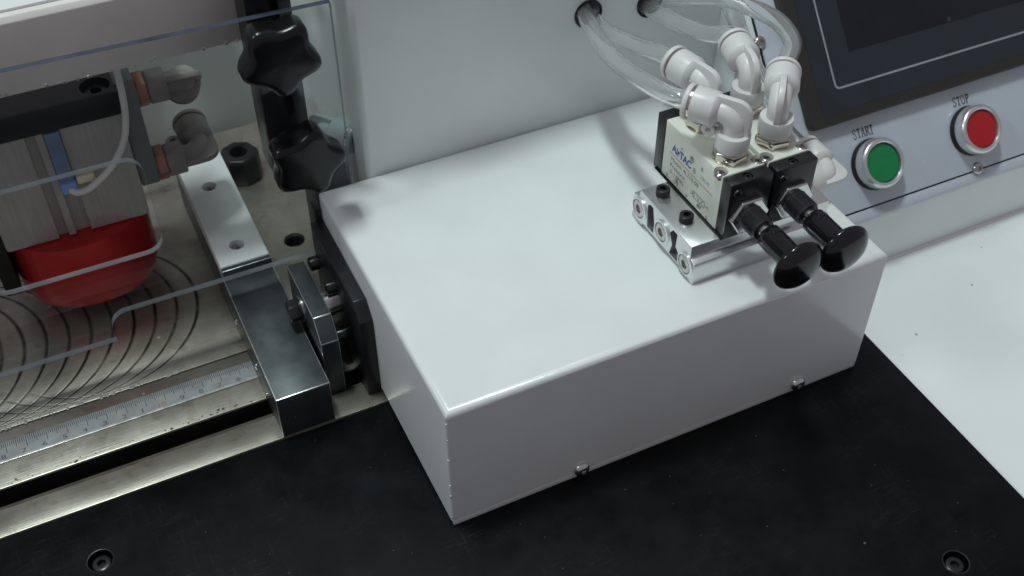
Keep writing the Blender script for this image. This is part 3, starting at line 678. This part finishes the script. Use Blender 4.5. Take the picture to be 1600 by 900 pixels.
# black bracket plate against the cover box
bk = thing('bracket_plate', 'thick black bracket plate standing against the left side of the white cover', 'bracket', (-4, 110, 0))
make('plate', G().prism([(79.6, 0.65), (79.6, 46.4), (86, 53.8), (141.6, 54.4), (141.6, 0.65)], 'x', -6.2, -0.3), M['black_metal'], bk, bevel=0.4)
make('back_plate', G().box(-3.4, -0.4, 141.7, 148, 40, 61), M['black_metal'], bk, bevel=0.3)
for py, pz in ((138.5, 33), (113, 40), (106.4, 16), (128, 12)):
    make('bracket_screw', G().shcs((-6.2, py, pz), (-1, 0, 0), 3.4, 4.2, 1.7, 2.0), M['black_screw'], bk)

# ================================================================== LEFT: CLEAR GUARD
def guard():
    out = [(15.5, 161.3), (-330, 169.5), (-330, 21.8), (-100.4, 21.8), (-100.4, 29.5)]
    for i in range(7):
        a = math.radians(180-90*i/6); out.append((-92.9+7.5*math.cos(a), 29.4+7.6*math.sin(a)))
    out += [(13.5, 37.1), (15.5, 39)]
    o = make('acrylic_guard', G().prism(out, 'y', 140, 143), [M['acrylic'], M['acrylic_edge']], at=(-60, 141, 21.8), smooth=False)
    hole = rrect(-140, -69.7, 64.6, 113.6, 7.5, 6)
    cut(o, G().prism(hole, 'y', 135, 150))
    o.data.materials.append(M['acrylic_dark'])
    for p in o.data.polygons: p.material_index = 0 if abs(p.normal.y) > 0.9 else (2 if (p.normal.z > 0.7 and p.center.z > 125*S) else 1)  # one cut edge in two painted tones: dark on top, refraction-pale elsewhere
    return tag(o, 'clear acrylic guard sheet with a rounded window, held by star knobs', 'guard')
gd = guard()
# slotted upright
up = make('slotted_post', G().box(-17.2, 1.0, 145, 163.5, 82, 215), M['black_metal'], at=(-8, 149, 82), bevel=0.5)
cut(up, G().prism(rrect(-8.2, -4.2, 112, 200, 1.9, 5), 'y', 140, 152))
tag(up, 'black slotted upright bar behind the star knobs and clear guard', 'post')
# star knobs
def star(name, cx, cz, y0, ph, label):
    t = thing(name, label, 'knob', (cx, 140, cz), 'black star knobs on the guard')
    def rf(i, a):
        a = a - ph; return 1 + 0.13*math.cos(5*a) + 0.012*math.cos(10*a)
    pr = [(0, 0), (9.5, 0), (12.4, 0.5), (13.7, 1.6), (14.3, 3.5), (14.3, 9.6), (13.9, 11.2), (13.0, 12.2), (11.6, 12.7), (10.6, 12.8), (0, 12.9)]
    make('grip', G().rev(pr, (cx, y0+12.3, cz), (0, -1, 0), 90, rf), M['knob'], t, ang=62)
    make('hub', G().rev([(7.2, 0), (7.2, 139.9-y0-12.2)], (cx, 139.9, cz), (0, -1, 0), 32), M['knob'], t)
    make('stud', G().cyl((cx, 143.1, cz), (0, 1, 0), 2.0, 12), M['screw'], t)
star('star_knob', -11.6, 153.6, 119, 0.28, 'upper black star knob clamping the clear guard')
star('star_knob', -7.4, 103.0, 119, 0.62, 'lower black star knob, close above the white cover corner')

# ================================================================== LEFT: BEAM, BRACKET, CYLINDER
bmx = thing('cross_beam', 'painted cross beam with chipped lower edge and white top, behind the guard', 'beam', (-170, 180, 139))
bbd = make('beam_body', G().prism([(165, 139), (165, 168.8), (166.6, 171), (192, 171), (192, 139)], 'x', -330, -16.5), M['beam'], bmx, bevel=0.35)
make('top_sheet', G().box(-330, -46, 169.5, 230, 171.05, 172.2), M['paint'], bmx, bevel=0.3)
random.seed(11)
for i in range(46):
    x = -165 + 150*random.random()**1.3; r = 0.35+0.65*random.random(); z = 139.2+1.6*random.random()**2
    g = G().rev([(r, 0), (r*0.8, 0.22), (0, 0.3)], (x, 165.02, z), (0, -1, 0), 7, lambda i_, a_: 0.7+0.5*abs(math.sin(a_*1.7+x)))
    make('paint_chip', g, M['chip'], bbd)
hb = thing('head_bracket', 'black flat bracket carrying the press cylinder, with a recessed bolt', 'bracket', (-150, 205, 105.5))
hbo = make('plate', G().box(-330, -67.6, 185, 236, 105.6, 117), M['black_metal'], hb, bevel=0.5)
cut(hbo, G().cyl((-76.4, 193.6, 109), (0, 0, 1), 6.4, 12, 32))
make('bolt', G().shcs((-76.4, 193.6, 109.05), (0, 0, 1), 5.2, 5.5, 2.7, 3.0), M['black_screw'], hb)
pc = thing('press_cylinder', 'grey square pneumatic cylinder hanging behind the clear guard', 'cylinder', (-101, 212, 48))
cb_ = make('cylinder_body', G().box(-133, -69.2, 187, 238, 48, 105.5), M['cyl'], pc, bevel=1.6, seg=3)
g = G().box(-110, -105.5, 180, 190.5, 40, 120); g.box(-102.5, -95.6, 180, 190.5, 40, 120)
cut(cb_, g)
make('cylinder_head', G().box(-69.0, -60.8, 190, 236, 62, 118), M['cyl_side'], pc, bevel=0.7)
make('side_rail', G().box(-140.5, -133.4, 192, 236, 20, 104), M['black_metal'], pc, bevel=0.6)
ft = thing('pressure_pad', 'red anodised rounded foot under the press cylinder', 'pad', (-101, 214, 8))
def foot():
    g = G(); n = 72
    prof = [(1.0, 48-0.1), (1.0, 20), (0.99, 15), (0.96, 11.5), (0.90, 9), (0.80, 7.4), (0.60, 6.6), (0.0, 6.4)]
    def sq(a):
        e = 2.25; c, s = abs(math.cos(a)), abs(math.sin(a)); return 1/(c**e+s**e)**(1/e)
    rings = []; v = []; f = []
    for q, z in prof:
        if q == 0: rings.append([len(v)]); v.append((-101, 211, z)); continue
        rings.append(list(range(len(v), len(v)+n)))
        for j in range(n):
            a = 2*math.pi*j/n; r = q*sq(a); v.append((-101+32.6*r*math.cos(a), 211+33*r*math.sin(a), z))
    for A, B in zip(rings, rings[1:]):
        for j in range(n):
            k = (j+1) % n
            f.append((A[j], A[k], B[0]) if len(B) == 1 else (A[j], A[k], B[k], B[j]))
    f.append(tuple(rings[0])); return g.add(v, f)
make('foot_shell', foot(), M['red_metal'], ft, ang=40)
# sensor with cable in the cylinder groove
sn = thing('position_sensor', 'blue position sensor with cream clip and pale cable on the cylinder face', 'sensor', (-99, 186, 78))
make('sensor_body', G().box(-102.2, -95.9, 184.6, 189.8, 76, 105), M['blue_label'], sn, bevel=0.5)
make('sensor_end', G().box(-102.4, -95.8, 182.6, 186, 74.2, 79.5), M['blue'], sn, bevel=0.4)
make('clip', G().box(-95.2, -87.4, 182.8, 186.6, 77.2, 81.2), M['sensor_cream'], sn, bevel=0.9, seg=3)
cpth = spline([(-99, 183.5, 75.5), (-96, 181.5, 74.6), (-90, 180.5, 76.5), (-80, 179, 85), (-72.5, 178, 96), (-69, 178.5, 106), (-67.4, 180, 116), (-66.6, 184, 126), (-66, 188, 138.4)], 8)
make('cable', G().tube(cpth, 1.5, 12), M['cable'], sn, ang=80)
# fittings on the cylinder's side and behind the guard
f1 = build_elbow('grey_plastic', 'copper'); GC = 'grey elbow fittings on the press cylinder'
RX = Matrix.Rotation(math.radians(90), 3, 'Y')
put(f1, (-60.7, 200, 106), (RX @ Matrix.Rotation(math.radians(-42), 3, 'Z')).to_euler(), 'upper grey-brown elbow fitting with copper hex beside the cylinder', GC, 1.13)
put(copy_tree(f1), (-60.7, 198, 67), (RX @ Matrix.Rotation(math.radians(4), 3, 'Z')).to_euler(), 'lower grey-brown elbow fitting with copper hex beside the cylinder', GC, 1.13)
f3 = build_elbow('cool_plastic', 'cool_plastic')
put(f3, (14, 178, 58), (0, 0, zdir(0.6, -0.8)), 'cool grey elbow fitting seen through the guard beside the cabinet edge', 'fittings behind the guard')
fb = make('fitting_block', G().box(6, 22, 172, 196, 0.1, 57.9), M['black_metal'], at=(14, 184, 0), bevel=0.6)
tag(fb, 'black block under the cool grey fitting, beside the cabinet edge', 'block')
# rear plate behind it all
rp = make('rear_panel', G().prism([(-70, 29), (6, 29), (23.2, 29), (23.2, 200), (-70, 200)], 'y', 262, 268), M['cabinet'], at=(-30, 265, 29), bevel=0.5)
tag(rp, 'pale painted rear panel visible through the guard behind the fittings', 'panel')
bn = make('black_bushing', G().rev([(11.0, 0), (11.0, 14), (9.6, 16), (5, 16), (5, 9), (0, 9)], (-12.5, 259, 0.1), (0, 0, 1), 8), M['black_metal'], at=(-12.5, 259, 0), bevel=0.6)
tag(bn, 'black faceted bushing on the bed behind the nylon strip', 'bushing')
